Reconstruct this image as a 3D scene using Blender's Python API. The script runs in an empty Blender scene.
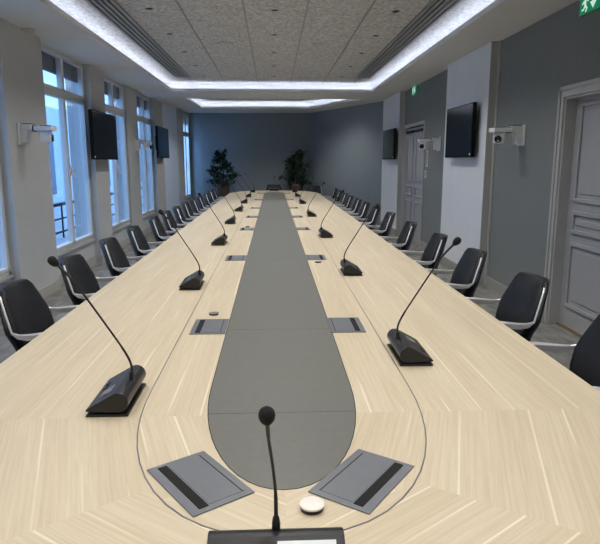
import bpy, bmesh, math, random
from mathutils import Vector, Matrix
random.seed(7)
D = bpy.data
C = bpy.context.scene.collection
PI = math.pi
R = math.radians

# ------------------------------------------------------------------ camera frame (600 x 544)
F, VX, VY, CX, CY, CAMZ = 585.0, 273.0, 161.0, 300.0, 272.0, 1.52

# ------------------------------------------------------------------ materials
def new_mat(name):
    m = D.materials.new(name); m.use_nodes = True
    nt = m.node_tree; nt.nodes.clear()
    out = nt.nodes.new('ShaderNodeOutputMaterial')
    return m, nt, out

def N(nt, typ, **kw):
    n = nt.nodes.new(typ)
    for k, v in kw.items():
        if k in n.inputs: n.inputs[k].default_value = v
        else: setattr(n, k, v)
    return n

def pbr(name, col, rough=.5, metal=0.0, spec=.5, noise=0.0, nscale=30.0, bump=0.0, bscale=200.0, stretch=None, coat=0.0):
    """principled material with procedural colour variation and bump"""
    m, nt, out = new_mat(name)
    L = nt.links
    b = N(nt, 'ShaderNodeBsdfPrincipled')
    b.inputs['Roughness'].default_value = rough
    b.inputs['Metallic'].default_value = metal
    b.inputs['Specular IOR Level'].default_value = spec
    if coat: b.inputs['Coat Weight'].default_value = coat
    b.inputs['Base Color'].default_value = (*col, 1)
    tc = N(nt, 'ShaderNodeTexCoord')
    mp = N(nt, 'ShaderNodeMapping')
    if stretch: mp.inputs['Scale'].default_value = stretch
    L.new(tc.outputs['Object'], mp.inputs['Vector'])
    if noise:
        nz = N(nt, 'ShaderNodeTexNoise'); nz.inputs['Scale'].default_value = nscale; nz.inputs['Detail'].default_value = 4
        L.new(mp.outputs['Vector'], nz.inputs['Vector'])
        rp = N(nt, 'ShaderNodeValToRGB')
        rp.color_ramp.elements[0].position = .3; rp.color_ramp.elements[1].position = .7
        rp.color_ramp.elements[0].color = (*[c*(1-noise) for c in col], 1)
        rp.color_ramp.elements[1].color = (*[min(1, c*(1+noise)) for c in col], 1)
        L.new(nz.outputs['Fac'], rp.inputs['Fac']); L.new(rp.outputs['Color'], b.inputs['Base Color'])
    if bump:
        n2 = N(nt, 'ShaderNodeTexNoise'); n2.inputs['Scale'].default_value = bscale; n2.inputs['Detail'].default_value = 3
        L.new(mp.outputs['Vector'], n2.inputs['Vector'])
        bp = N(nt, 'ShaderNodeBump'); bp.inputs['Strength'].default_value = bump; bp.inputs['Distance'].default_value = .004
        L.new(n2.outputs['Fac'], bp.inputs['Height']); L.new(bp.outputs['Normal'], b.inputs['Normal'])
    L.new(b.outputs['BSDF'], out.inputs['Surface'])
    return m

def emis(name, col, s):
    m, nt, out = new_mat(name)
    e = N(nt, 'ShaderNodeEmission'); e.inputs['Color'].default_value = (*col, 1); e.inputs['Strength'].default_value = s
    nt.links.new(e.outputs['Emission'], out.inputs['Surface'])
    return m

def wood(name):
    """pale oak veneer: grain runs along U of the 'grain' UV map (metres)"""
    m, nt, out = new_mat(name); L = nt.links
    b = N(nt, 'ShaderNodeBsdfPrincipled'); b.inputs['Roughness'].default_value = .42; b.inputs['Specular IOR Level'].default_value = .35
    uv = N(nt, 'ShaderNodeUVMap', uv_map='grain')
    def noise(sx, sy, det=3, dist=0.0):
        mp = N(nt, 'ShaderNodeMapping'); mp.inputs['Scale'].default_value = (sx, sy, 1)
        L.new(uv.outputs['UV'], mp.inputs['Vector'])
        nz = N(nt, 'ShaderNodeTexNoise'); nz.inputs['Scale'].default_value = 1; nz.inputs['Detail'].default_value = det
        nz.inputs['Distortion'].default_value = dist
        L.new(mp.outputs['Vector'], nz.inputs['Vector']); return nz.outputs['Fac']
    def ramp(src, p0, c0, p1, c1):
        r = N(nt, 'ShaderNodeValToRGB'); e = r.color_ramp.elements
        e[0].position = p0; e[1].position = p1; e[0].color = (*c0, 1); e[1].color = (*c1, 1)
        L.new(src, r.inputs['Fac']); return r.outputs['Color']
    def mix(mode, fac, a, bb):
        x = N(nt, 'ShaderNodeMix', data_type='RGBA', blend_type=mode); x.inputs[0].default_value = fac
        L.new(a, x.inputs[6]); L.new(bb, x.inputs[7]); return x.outputs[2]
    broad = ramp(noise(.5, 7), .3, WOOD_A, .7, WOOD_B)
    fine = ramp(noise(2.2, 110, 4, .2), .35, (.86, .845, .81), .62, (1, 1, 1))
    pore = ramp(noise(9, 420, 2), .34, (.88, .865, .83), .5, (1, 1, 1))
    c = mix('MULTIPLY', .75, broad, fine)
    c = mix('MULTIPLY', .55, c, pore)
    # pale rays along the edges of the veneer leaves
    sep = N(nt, 'ShaderNodeSeparateXYZ'); L.new(uv.outputs['UV'], sep.inputs[0])
    dv = N(nt, 'ShaderNodeMath', operation='DIVIDE'); dv.inputs[1].default_value = .105
    fr = N(nt, 'ShaderNodeMath', operation='FRACT')
    gt = N(nt, 'ShaderNodeMath', operation='LESS_THAN'); gt.inputs[1].default_value = .055
    L.new(sep.outputs['Y'], dv.inputs[0]); L.new(dv.outputs[0], fr.inputs[0]); L.new(fr.outputs[0], gt.inputs[0])
    gate = ramp(noise(1.1, 9.5, 1), .50, (0, 0, 0), .58, (1, 1, 1))
    mu = N(nt, 'ShaderNodeMath', operation='MULTIPLY'); L.new(gt.outputs[0], mu.inputs[0]); L.new(gate, mu.inputs[1])
    mu2 = N(nt, 'ShaderNodeMath', operation='MULTIPLY'); L.new(mu.outputs[0], mu2.inputs[0]); mu2.inputs[1].default_value = .42
    x = N(nt, 'ShaderNodeMix', data_type='RGBA'); L.new(mu2.outputs[0], x.inputs[0]); L.new(c, x.inputs[6])
    x.inputs[7].default_value = (.93, .86, .70, 1)
    L.new(x.outputs[2], b.inputs['Base Color'])
    L.new(b.outputs['BSDF'], out.inputs['Surface'])
    return m

def ceiling_tiles(name):
    m, nt, out = new_mat(name); L = nt.links
    b = N(nt, 'ShaderNodeBsdfPrincipled'); b.inputs['Roughness'].default_value = .95; b.inputs['Specular IOR Level'].default_value = .1
    tc = N(nt, 'ShaderNodeTexCoord')
    nz = N(nt, 'ShaderNodeTexNoise'); nz.inputs['Scale'].default_value = 26; nz.inputs['Detail'].default_value = 5; nz.inputs['Roughness'].default_value = .75
    L.new(tc.outputs['Object'], nz.inputs['Vector'])
    r = N(nt, 'ShaderNodeValToRGB'); e = r.color_ramp.elements
    e[0].position = .38; e[1].position = .6; e[0].color = (.36, .355, .345, 1); e[1].color = (.68, .675, .66, 1)
    L.new(nz.outputs['Fac'], r.inputs['Fac'])
    sep = N(nt, 'ShaderNodeSeparateXYZ'); L.new(tc.outputs['Object'], sep.inputs[0])
    def line(sock, off, pitch, half):
        a = N(nt, 'ShaderNodeMath', operation='ADD'); a.inputs[1].default_value = off; L.new(sock, a.inputs[0])
        d = N(nt, 'ShaderNodeMath', operation='DIVIDE'); d.inputs[1].default_value = pitch; L.new(a.outputs[0], d.inputs[0])
        f = N(nt, 'ShaderNodeMath', operation='FRACT'); L.new(d.outputs[0], f.inputs[0])
        s = N(nt, 'ShaderNodeMath', operation='SUBTRACT'); s.inputs[1].default_value = .5; L.new(f.outputs[0], s.inputs[0])
        ab = N(nt, 'ShaderNodeMath', operation='ABSOLUTE'); L.new(s.outputs[0], ab.inputs[0])
        lt = N(nt, 'ShaderNodeMath', operation='LESS_THAN'); lt.inputs[1].default_value = half/pitch; L.new(ab.outputs[0], lt.inputs[0])
        return lt.outputs[0]
    ly = line(sep.outputs['Y'], 60.3, .6, .006)
    x = N(nt, 'ShaderNodeMix', data_type='RGBA'); x.inputs[7].default_value = (.22, .22, .21, 1)
    mu = N(nt, 'ShaderNodeMath', operation='MULTIPLY'); mu.inputs[1].default_value = .4; L.new(ly, mu.inputs[0])
    L.new(mu.outputs[0], x.inputs[0]); L.new(r.outputs['Color'], x.inputs[6])
    L.new(x.outputs[2], b.inputs['Base Color'])
    bp = N(nt, 'ShaderNodeBump'); bp.inputs['Strength'].default_value = .35; bp.inputs['Distance'].default_value = .006
    L.new(nz.outputs['Fac'], bp.inputs['Height']); L.new(bp.outputs['Normal'], b.inputs['Normal'])
    L.new(b.outputs['BSDF'], out.inputs['Surface'])
    return m

def fabric_wall(name, col):
    m, nt, out = new_mat(name); L = nt.links
    b = N(nt, 'ShaderNodeBsdfPrincipled'); b.inputs['Roughness'].default_value = .75; b.inputs['Specular IOR Level'].default_value = .25
    tc = N(nt, 'ShaderNodeTexCoord')
    mp = N(nt, 'ShaderNodeMapping'); mp.inputs['Scale'].default_value = (26, 26, 1.2)
    L.new(tc.outputs['Object'], mp.inputs['Vector'])
    nz = N(nt, 'ShaderNodeTexNoise'); nz.inputs['Scale'].default_value = 3; nz.inputs['Detail'].default_value = 4
    L.new(mp.outputs['Vector'], nz.inputs['Vector'])
    r = N(nt, 'ShaderNodeValToRGB'); e = r.color_ramp.elements
    e[0].position = .3; e[1].position = .7
    e[0].color = (*[c*.95 for c in col], 1); e[1].color = (*[c*1.05 for c in col], 1)
    L.new(nz.outputs['Fac'], r.inputs['Fac']); L.new(r.outputs['Color'], b.inputs['Base Color'])
    bp = N(nt, 'ShaderNodeBump'); bp.inputs['Strength'].default_value = .15; bp.inputs['Distance'].default_value = .003
    L.new(nz.outputs['Fac'], bp.inputs['Height']); L.new(bp.outputs['Normal'], b.inputs['Normal'])
    L.new(b.outputs['BSDF'], out.inputs['Surface'])
    return m

def glass(name, tint):
    m, nt, out = new_mat(name); L = nt.links
    t = N(nt, 'ShaderNodeBsdfTransparent'); t.inputs['Color'].default_value = (*tint, 1)
    g = N(nt, 'ShaderNodeBsdfGlossy'); g.inputs['Roughness'].default_value = .03; g.inputs['Color'].default_value = (.9, .93, 1, 1)
    lw = N(nt, 'ShaderNodeLayerWeight')
    pw = N(nt, 'ShaderNodeMath', operation='POWER'); pw.inputs[1].default_value = 4.5; L.new(lw.outputs['Facing'], pw.inputs[0])
    fr = N(nt, 'ShaderNodeMath', operation='MULTIPLY_ADD'); fr.inputs[1].default_value = .8; fr.inputs[2].default_value = .05; L.new(pw.outputs[0], fr.inputs[0])
    mx = N(nt, 'ShaderNodeMixShader')
    L.new(fr.outputs[0], mx.inputs[0]); L.new(t.outputs[0], mx.inputs[1]); L.new(g.outputs[0], mx.inputs[2])
    L.new(mx.outputs[0], out.inputs['Surface'])
    return m

WOOD_A, WOOD_B = (.585, .49, .35), (.665, .575, .43)
M = dict(
    wood=wood('pale_oak'),
    inlay=pbr('grey_inlay', (.145, .146, .132), .38, spec=.4, noise=.05, nscale=60),
    gap=pbr('groove_metal', (.16, .16, .18), .4, .6, noise=.05),
    edge=pbr('table_edge', (.52, .43, .30), .5, noise=.1, nscale=20, stretch=(1, 1, 8)),
    pedestal=pbr('pedestal_grey', (.12, .12, .12), .6, noise=.06),
    tiles=ceiling_tiles('mineral_tiles'),
    soffit=pbr('soffit_paint', (.68, .68, .665), .9, spec=.2, noise=.02, nscale=3),
    wall=pbr('wall_paint', (.52, .532, .55), .85, spec=.25, noise=.025, nscale=4, bump=.05),
    panel_bluelight=pbr('panel_paint_blue_light', (.66, .77, .95), .5, spec=.35, noise=.02, nscale=3),  # blue window light tinted into the colour of this white panel
    panel=pbr('white_panel_paint', (.70, .745, .80), .6, spec=.35, noise=.02, nscale=3),
    panel_shade=pbr('panel_paint_shaded', (.42, .42, .40), .8, noise=.03, nscale=4),  # near ends of the white panels, their shade put into a darker colour
    fabric=fabric_wall('grey_wall_fabric', (.20, .217, .222)),
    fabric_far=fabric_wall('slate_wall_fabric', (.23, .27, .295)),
    carpet=pbr('grey_carpet', (.22, .22, .212), .95, spec=.1, noise=.28, nscale=5, bump=.6, bscale=350, stretch=(2.2, .8, 1)),
    skirt=pbr('skirting_paint', (.42, .41, .385), .6, noise=.03),
    skirt_r=pbr('grey_skirting_paint', (.30, .30, .285), .6, noise=.03),
    frame=pbr('white_window_frame', (.66, .68, .70), .45, noise=.02),
    sill=pbr('grey_sill', (.40, .41, .42), .5, noise=.03),
    glass=glass('window_glass', (.86, .93, 1.0)),
    blind=pbr('grey_blind', (.10, .11, .125), .8, noise=.1, nscale=3, stretch=(1, 1, 40)),
    door=pbr('grey_door_paint', (.35, .36, .385), .5, noise=.03, nscale=6),
    casing=pbr('grey_casing_paint', (.43, .435, .44), .5, noise=.03, nscale=6),
    brass=pbr('brass_strip', (.35, .24, .12), .4, .7, noise=.1),
    leather=pbr('black_leather', (.0125, .0138, .0175), .5, spec=.3, noise=.15, nscale=25, bump=.12, bscale=420),
    shell=pbr('dark_shell', (.014, .017, .026), .38, spec=.5, noise=.1),
    alu=pbr('polished_aluminium', (.80, .80, .81), .30, .55, noise=.03),
    alu_dull=pbr('brushed_aluminium', (.30, .305, .33), .38, .7, noise=.04),
    black=pbr('black_plastic', (.010, .0105, .012), .36, spec=.5, noise=.1, nscale=80, bump=.05, bscale=600),
    foam=pbr('black_foam', (.008, .008, .008), .9, noise=.2, nscale=300, bump=.5, bscale=700),
    stem=pbr('black_stem', (.014, .013, .012), .4, spec=.5, noise=.1),
    screen=pbr('grey_display', (.12, .125, .14), .2, spec=.6, noise=.03),
    lcd=pbr('white_display', (.75, .78, .80), .25, noise=.02),
    tray=pbr('tray_aluminium', (.20, .21, .235), .36, .45, noise=.03),
    slot=pbr('black_brush', (.008, .008, .008), .9, noise=.4, nscale=160, bump=.8, bscale=400),
    puckw=pbr('white_plastic', (.80, .78, .72), .45, noise=.02),
    puckg=pbr('grey_plastic', (.18, .175, .165), .4, .3, noise=.04),
    tv=pbr('tv_glass', (.008, .010, .014), .16, spec=.5, noise=.05),
    bezel=pbr('tv_bezel', (.008, .008, .009), .8, spec=.1, noise=.05),
    whitep=pbr('white_casing', (.74, .75, .77), .45, noise=.02),
    dark=pbr('dark_slot', (.012, .012, .012), .7, noise=.1),
    slat=pbr('slot_aluminium', (.34, .34, .34), .5, .4, noise=.03),
    rail=pbr('ceiling_rail', (.30, .30, .295), .5, .1, noise=.02),
    led=emis('led_white', (.72, .79, 1.0), 20.0),
    green=None, leaf=None,
    bark=pbr('bark', (.07, .05, .035), .9, noise=.3, nscale=40),
    soil=pbr('soil', (.02, .015, .012), .95, noise=.3, nscale=60),
    wicker=pbr('brown_planter', (.10, .062, .045), .7, noise=.25, nscale=30, stretch=(1, 1, 6), bump=.3),
    facade=pbr('pale_render', (.66, .78, .92), .9, noise=.06, nscale=.6),
    fwin=pbr('dark_window', (.10, .14, .22), .2, noise=.1, nscale=1),
    terrace=pbr('terrace_stone', (.45, .50, .58), .8, noise=.1, nscale=2),
    railing=pbr('dark_metal', (.03, .035, .04), .5, .5, noise=.05),
)
M['leaf'] = pbr('leaf_green', (.020, .042, .018), .5, spec=.4, noise=.5, nscale=8)
M['green'] = emis('exit_green', (.02, .34, .14), .55)
M['signwhite'] = emis('exit_white', (.75, 1.0, .9), .75)

# ------------------------------------------------------------------ mesh builder
class MB:
    def __init__(s): s.bm = bmesh.new(); s.uv = None
    def box(s, x0, x1, y0, y1, z0, z1, mi=0):
        return s.hexa([(x0,y0,z0),(x1,y0,z0),(x1,y1,z0),(x0,y1,z0),(x0,y0,z1),(x1,y0,z1),(x1,y1,z1),(x0,y1,z1)], mi)
    def hexa(s, p, mi=0):
        v = [s.bm.verts.new(q) for q in p]
        for f in ((3,2,1,0),(4,5,6,7),(0,1,5,4),(1,2,6,5),(2,3,7,6),(3,0,4,7)):
            fc = s.bm.faces.new([v[i] for i in f]); fc.material_index = mi
        return v
    def obox(s, c, size, rz=0.0, mi=0, ry=0.0, rx=0.0):
        m = Matrix.Translation(c) @ Matrix.Rotation(rz,4,'Z') @ Matrix.Rotation(ry,4,'Y') @ Matrix.Rotation(rx,4,'X')
        a,b,c2 = [q/2 for q in size]
        return s.hexa([m @ Vector(q) for q in [(-a,-b,-c2),(a,-b,-c2),(a,b,-c2),(-a,b,-c2),(-a,-b,c2),(a,-b,c2),(a,b,c2),(-a,b,c2)]], mi)
    def face(s, pts, mi=0):
        f = s.bm.faces.new([s.bm.verts.new(q) for q in pts]); f.material_index = mi; return f
    def prism(s, poly, z0, z1, mi=0, axis='z'):
        """extrude a 2-D polygon; axis z: (x,y), axis y: (x,z) along y, axis x: (y,z) along x"""
        def P(a, b, h): return (a,b,h) if axis == 'z' else ((a,h,b) if axis == 'y' else (h,a,b))
        lo = [s.bm.verts.new(P(a,b,z0)) for a,b in poly]; hi = [s.bm.verts.new(P(a,b,z1)) for a,b in poly]
        n = len(poly)
        fs = [s.bm.faces.new(lo[::-1]), s.bm.faces.new(hi)]
        for i in range(n): fs.append(s.bm.faces.new([lo[i], lo[(i+1)%n], hi[(i+1)%n], hi[i]]))
        for f in fs: f.material_index = mi
        return fs
    def tube(s, pts, rad, seg=8, mi=0, cap=True):
        pts = [Vector(p) for p in pts]
        if not isinstance(rad, (list, tuple)): rad = [rad]*len(pts)
        rings = []; up = Vector((0.13, 0.9, 0.21)).normalized()
        for i, p in enumerate(pts):
            t = (pts[min(i+1,len(pts)-1)]-pts[max(i-1,0)]).normalized()
            a = t.cross(up)
            if a.length < .05: a = t.cross(Vector((1,0,0)))
            a.normalize(); b = t.cross(a)
            rings.append([s.bm.verts.new(p+rad[i]*(math.cos(2*PI*k/seg)*a+math.sin(2*PI*k/seg)*b)) for k in range(seg)])
        for r0, r1 in zip(rings, rings[1:]):
            for k in range(seg):
                f = s.bm.faces.new([r0[k], r0[(k+1)%seg], r1[(k+1)%seg], r1[k]]); f.material_index = mi; f.smooth = True
        if cap:
            for r in (rings[0][::-1], rings[-1]):
                f = s.bm.faces.new(r); f.material_index = mi
    def lathe(s, prof, c=(0,0,0), seg=24, mi=0, axis='z'):
        rings = []
        for r, h in prof:
            ring = []
            for k in range(seg):
                a = 2*PI*k/seg; u, w = r*math.cos(a), r*math.sin(a)
                q = (u,w,h) if axis == 'z' else ((h,u,w) if axis == 'x' else (u,h,w))
                ring.append(s.bm.verts.new((c[0]+q[0], c[1]+q[1], c[2]+q[2])))
            rings.append(ring)
        for r0, r1 in zip(rings, rings[1:]):
            for k in range(seg):
                f = s.bm.faces.new([r0[k], r0[(k+1)%seg], r1[(k+1)%seg], r1[k]]); f.material_index = mi; f.smooth = True
        for r in (rings[0][::-1], rings[-1]):
            f = s.bm.faces.new(r); f.material_index = mi
    def ribbon(s, pts, wh, mi=0):
        """sweep of a rectangle, width along y, height perpendicular"""
        pts = [Vector(p) for p in pts]; rings = []
        for i, p in enumerate(pts):
            t = (pts[min(i+1,len(pts)-1)]-pts[max(i-1,0)]).normalized()
            y = Vector((0,1,0)); y = (y - t*(y@t)).normalized(); n = t.cross(y).normalized()
            w, h = wh[i]
            rings.append([s.bm.verts.new(p+y*a*w/2+n*b*h/2) for a,b in ((-1,-1),(1,-1),(1,1),(-1,1))])
        for r0, r1 in zip(rings, rings[1:]):
            for k in range(4):
                f = s.bm.faces.new([r0[k], r0[(k+1)%4], r1[(k+1)%4], r1[k]]); f.material_index = mi
        s.bm.faces.new(rings[0][::-1]).material_index = mi; s.bm.faces.new(rings[-1]).material_index = mi
    def slab(s, front, back, nu, nv, mi=0):
        """closed solid between two (u,v) surfaces"""
        A = [[s.bm.verts.new(front(-1+2*i/nu, j/nv)) for i in range(nu+1)] for j in range(nv+1)]
        B = [[s.bm.verts.new(back(-1+2*i/nu, j/nv)) for i in range(nu+1)] for j in range(nv+1)]
        def q(a,b,c,d):
            f = s.bm.faces.new([a,b,c,d]); f.smooth = True; f.material_index = mi
        for j in range(nv):
            for i in range(nu):
                q(A[j][i],A[j][i+1],A[j+1][i+1],A[j+1][i]); q(B[j][i+1],B[j][i],B[j+1][i],B[j+1][i+1])
            q(B[j][0],A[j][0],A[j+1][0],B[j+1][0]); q(A[j][nu],B[j][nu],B[j+1][nu],A[j+1][nu])
        for i in range(nu):
            q(B[0][i],B[0][i+1],A[0][i+1],A[0][i]); q(A[nv][i],A[nv][i+1],B[nv][i+1],B[nv][i])
    def build(s, name, mat, parent=None, bevel=0.0, seg=2, smooth=False, fix=True, sub=0):
        me = D.meshes.new(name)
        if fix: bmesh.ops.recalc_face_normals(s.bm, faces=s.bm.faces[:])
        if smooth:
            for f in s.bm.faces: f.smooth = True
        s.bm.to_mesh(me); s.bm.free()
        for m in (mat if isinstance(mat, (list, tuple)) else [mat]): me.materials.append(M[m])
        o = D.objects.new(name, me); C.objects.link(o)
        if parent: o.parent = parent
        if bevel:
            b = o.modifiers.new('bevel', 'BEVEL'); b.width = bevel; b.segments = seg; b.limit_method = 'ANGLE'; b.angle_limit = R(40)
        if sub:
            u = o.modifiers.new('sub', 'SUBSURF'); u.levels = sub; u.render_levels = sub
        return o

def tag(o, label=None, cat=None, group=None, kind=None):
    if label: o['label'] = label
    if cat: o['category'] = cat
    if group: o['group'] = group
    if kind: o['kind'] = kind
    return o
def empty(name, loc=(0,0,0), rz=0.0):
    o = D.objects.new(name, None); C.objects.link(o); o.location = loc; o.rotation_euler = (0,0,rz)
    o.empty_display_size = .1
    return o
def struct(o): o['kind'] = 'structure'; return o
def copy_tree(o, parent=None):
    c = o.copy(); C.objects.link(c)
    if parent: c.parent = parent
    for ch in list(o.children): copy_tree(ch, c)
    return c
ORD = ['first','second','third','fourth','fifth','sixth','seventh','eighth','ninth','tenth','eleventh','twelfth','thirteenth','fourteenth','fifteenth','sixteenth']

# ------------------------------------------------------------------ room dimensions
SOF, TIL = 2.87, 3.05          # soffit and tile ceiling
XL, XN, XR = -2.60, -2.69, 2.62
YB = 17.4

# floor
mb = MB(); mb.box(-3.0, 3.2, -3.2, 17.7, -.1, 0); struct(mb.build('floor', 'carpet'))

# ---- left wall: piers, and the panels under and over each window niche
WIN = [(4.42, 6.02), (7.07, 8.84), (9.55, 11.13), (12.0, 13.45)]
ZS, ZT = .38, 2.869
mb = MB()
for y0, y1, x in [(-3.2, 4.42, XL), (6.02, 7.07, XL), (8.84, 9.55, XL), (11.13, 12.0, -2.655), (13.45, 14.4, XL)]:
    mb.box(-2.95, x, y0, y1, 0, 3.1)
for y0, y1 in WIN:
    mb.box(-2.95, XN+.0, y0, y1, 0, ZS); mb.box(-2.95, XN, y0, y1, ZT, 3.1)
struct(mb.build('wall_left', 'wall'))
mb = MB()
for y0, y1, x in [(-3.2, 4.42, XL), (6.02, 7.07, XL), (8.84, 9.55, XL), (11.13, 12.0, -2.655), (13.45, 14.4, XL), (4.42,6.02,XN), (7.07,8.84,XN), (9.55,11.13,XN), (12.0,13.45,XN)]:
    mb.box(x, x+.014, y0, y1, 0, .12)
struct(mb.build('baseboard_left', 'skirt'))

# far left wall, slightly turned in: pale panel, pier, last window
P0, P1 = Vector((-2.6, 14.4, 0)), Vector((-2.36, 17.45, 0))
dv = (P1-P0).normalized(); nv = Vector((dv.y, -dv.x, 0))      # towards the room
def pl(t, out, z): q = P0+dv*t+nv*out; return (q.x, q.y, z)
def slabw(mb, t0, t1, o0, o1, z0, z1, mi=0):
    mb.hexa([pl(t0,o0,z0),pl(t0,o1,z0),pl(t1,o1,z0),pl(t1,o0,z0),pl(t0,o0,z1),pl(t0,o1,z1),pl(t1,o1,z1),pl(t1,o0,z1)], mi)
mb = MB()
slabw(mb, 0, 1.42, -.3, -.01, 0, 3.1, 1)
slabw(mb, 1.42, 1.98, -.3, .03, 0, 3.1)
slabw(mb, 1.98, 3.0, -.3, -.03, 0, .5); slabw(mb, 1.98, 3.0, -.3, -.03, 2.78, 3.1); slabw(mb, 2.93, 3.1, -.3, -.03, 0, 3.1)
struct(mb.build('wall_far_left', ['wall', 'panel_bluelight']))

# back wall, slanted right corner wall, near wall behind the camera
mb = MB(); mb.box(-2.75, 1.25, YB, YB+.2, 0, 3.1); struct(mb.build('wall_back', 'fabric_far'))
mb = MB(); mb.prism([(1.05,YB),(2.62,13.65),(3.0,13.65),(3.0,17.6),(1.05,17.6)], 0, 3.1); struct(mb.build('wall_far_right', 'fabric_far'))
mb = MB(); mb.box(-2.95, 3.1, -3.2, -3.0, 0, 3.1); struct(mb.build('wall_near', 'wall'))

# ---- right wall: fabric with the doorway
DY0, DY1, DH = 4.28, 5.28, 2.075
mb = MB()
mb.box(XR, 3.1, -3.2, DY0, 0, 3.1); mb.box(XR, 3.1, DY0, DY1, DH, 3.1); mb.box(XR, 3.1, DY1, 10.28, 0, 3.1)
mb.box(XR, 3.1, 10.28, 11.72, 2.15, 3.1); mb.box(XR, 3.1, 11.72, 13.65, 0, 3.1); mb.box(2.9, 3.1, DY0, 11.72, 0, 3.1)
struct(mb.build('wall_right', 'fabric'))
for i, (y0, y1) in enumerate([(6.98, 8.70), (11.90, 13.68)]):      # white boxed-out panels that carry the screens
    mb = MB(); mb.box(2.52, XR, y0+.012, y1, 0, SOF); mb.box(2.52, XR, y0, y0+.012, 0, SOF, 1)
    mb.box(2.60, XR, y0-.06, y0, 0, SOF, 1)
    struct(mb.build('trim_%d' % (i+1), ['panel', 'panel_shade']))
mb = MB()
for y0, y1, x in [(-3.0, DY0-.14, XR), (DY1+.14, 6.92, XR), (8.7, 10.2, XR), (6.97, 8.7, 2.52), (11.89, 13.68, 2.52)]:
    mb.box(x-.016, x, y0, y1, 0, .13)
struct(mb.build('baseboard_right', 'skirt_r'))

# ---- doors
def door_leaf(mb, x, y0, y1, z0, z1, panels, face=-1):
    mb.box(x, x+.045, y0, y1, z0, z1)
def panel_mould(mb, x, y0, y1, z0, z1):
    """raised moulding frame and raised field on a door face towards -x"""
    w, d = .035, .018
    mb.box(x-d, x, y0, y1, z0, z0+w); mb.box(x-d, x, y0, y1, z1-w, z1)
    mb.box(x-d, x, y0, y0+w, z0+w, z1-w); mb.box(x-d, x, y1-w, y1, z0+w, z1-w)
    mb.box(x-.009, x, y0+.075, y1-.075, z0+.075, z1-.075)
d1 = struct(empty('door_1', (0,0,0)))
mb = MB(); mb.box(2.70, 2.745, DY0, DY1, .012, DH); d1l = mb.build('door_leaf', 'door', d1, bevel=.004)
for z0, z1 in [(.20, .80), (.88, 1.08), (1.16, 2.02)]:
    mb = MB(); panel_mould(mb, 2.70, DY0+.12, DY1-.12, z0, z1); mb.build('door_panel', 'door', d1l, bevel=.006)
mb = MB(); mb.box(2.675, 2.76, DY0, DY1, 0, .011); mb.build('threshold', 'brass', d1)
mb = MB()                                                              # lever handle near the far... hinge side kept plain
mb.tube([(2.695, DY0+.07, 1.0), (2.64, DY0+.07, 1.0), (2.64, DY0+.18, 1.0)], .010); mb.box(2.688, 2.70, DY0+.045, DY0+.095, .92, 1.08)
mb.build('handle', 'alu', d1l)
mb = MB()
for s, y in ((1, DY1), (-1, DY0)):
    mb.box(2.60, 2.74, min(y, y-s*.02), max(y, y-s*.02), 0, DH)
    mb.box(2.590, XR, min(y, y+s*.095), max(y, y+s*.095), 0, DH+.095)
    mb.box(2.578, 2.590, min(y+s*.06, y+s*.095), max(y+s*.06, y+s*.095), 0, DH+.095)
    mb.box(2.583, 2.590, min(y, y+s*.03), max(y, y+s*.03), 0, DH+.03)
mb.box(2.60, 2.74, DY0, DY1, DH-.02, DH)
mb.box(2.590, XR, DY0, DY1, DH, DH+.095); mb.box(2.578, 2.590, DY0-.095, DY1+.095, DH+.06, DH+.095); mb.box(2.583, 2.590, DY0, DY1, DH, DH+.03)
mb.build('door_casing', 'casing', d1, bevel=.004)

d2 = struct(empty('door_2', (0,0,0)))
mid = (10.28+11.72)/2
for y0, y1 in ((10.30, mid-.003), (mid+.003, 11.70)):
    mb = MB(); mb.box(2.64, 2.69, y0, y1, .01, 2.13); lf = mb.build('door_leaf', 'door', d2, bevel=.004)
    for z0, z1 in [(.18, .78), (.86, 1.06), (1.14, 2.0)]:
        mb = MB(); panel_mould(mb, 2.64, y0+.1, y1-.1, z0, z1); mb.build('door_panel', 'door', lf, bevel=.005)
    mb = MB(); mb.box(2.60, 2.64, y0+.1, y1-.05, 2.04, 2.085); mb.build('door_closer', 'dark', lf, bevel=.004)
mb = MB()
for s, y in ((1, 11.72), (-1, 10.28)):
    mb.box(2.60, XR, min(y, y+s*.06), max(y, y+s*.06), 0, 2.21); mb.box(2.62, 2.69, min(y, y-s*.02), max(y, y-s*.02), 0, 2.15)
mb.box(2.60, XR, 10.28, 11.72, 2.15, 2.21)
mb.build('door_casing', 'casing', d2, bevel=.004)

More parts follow.
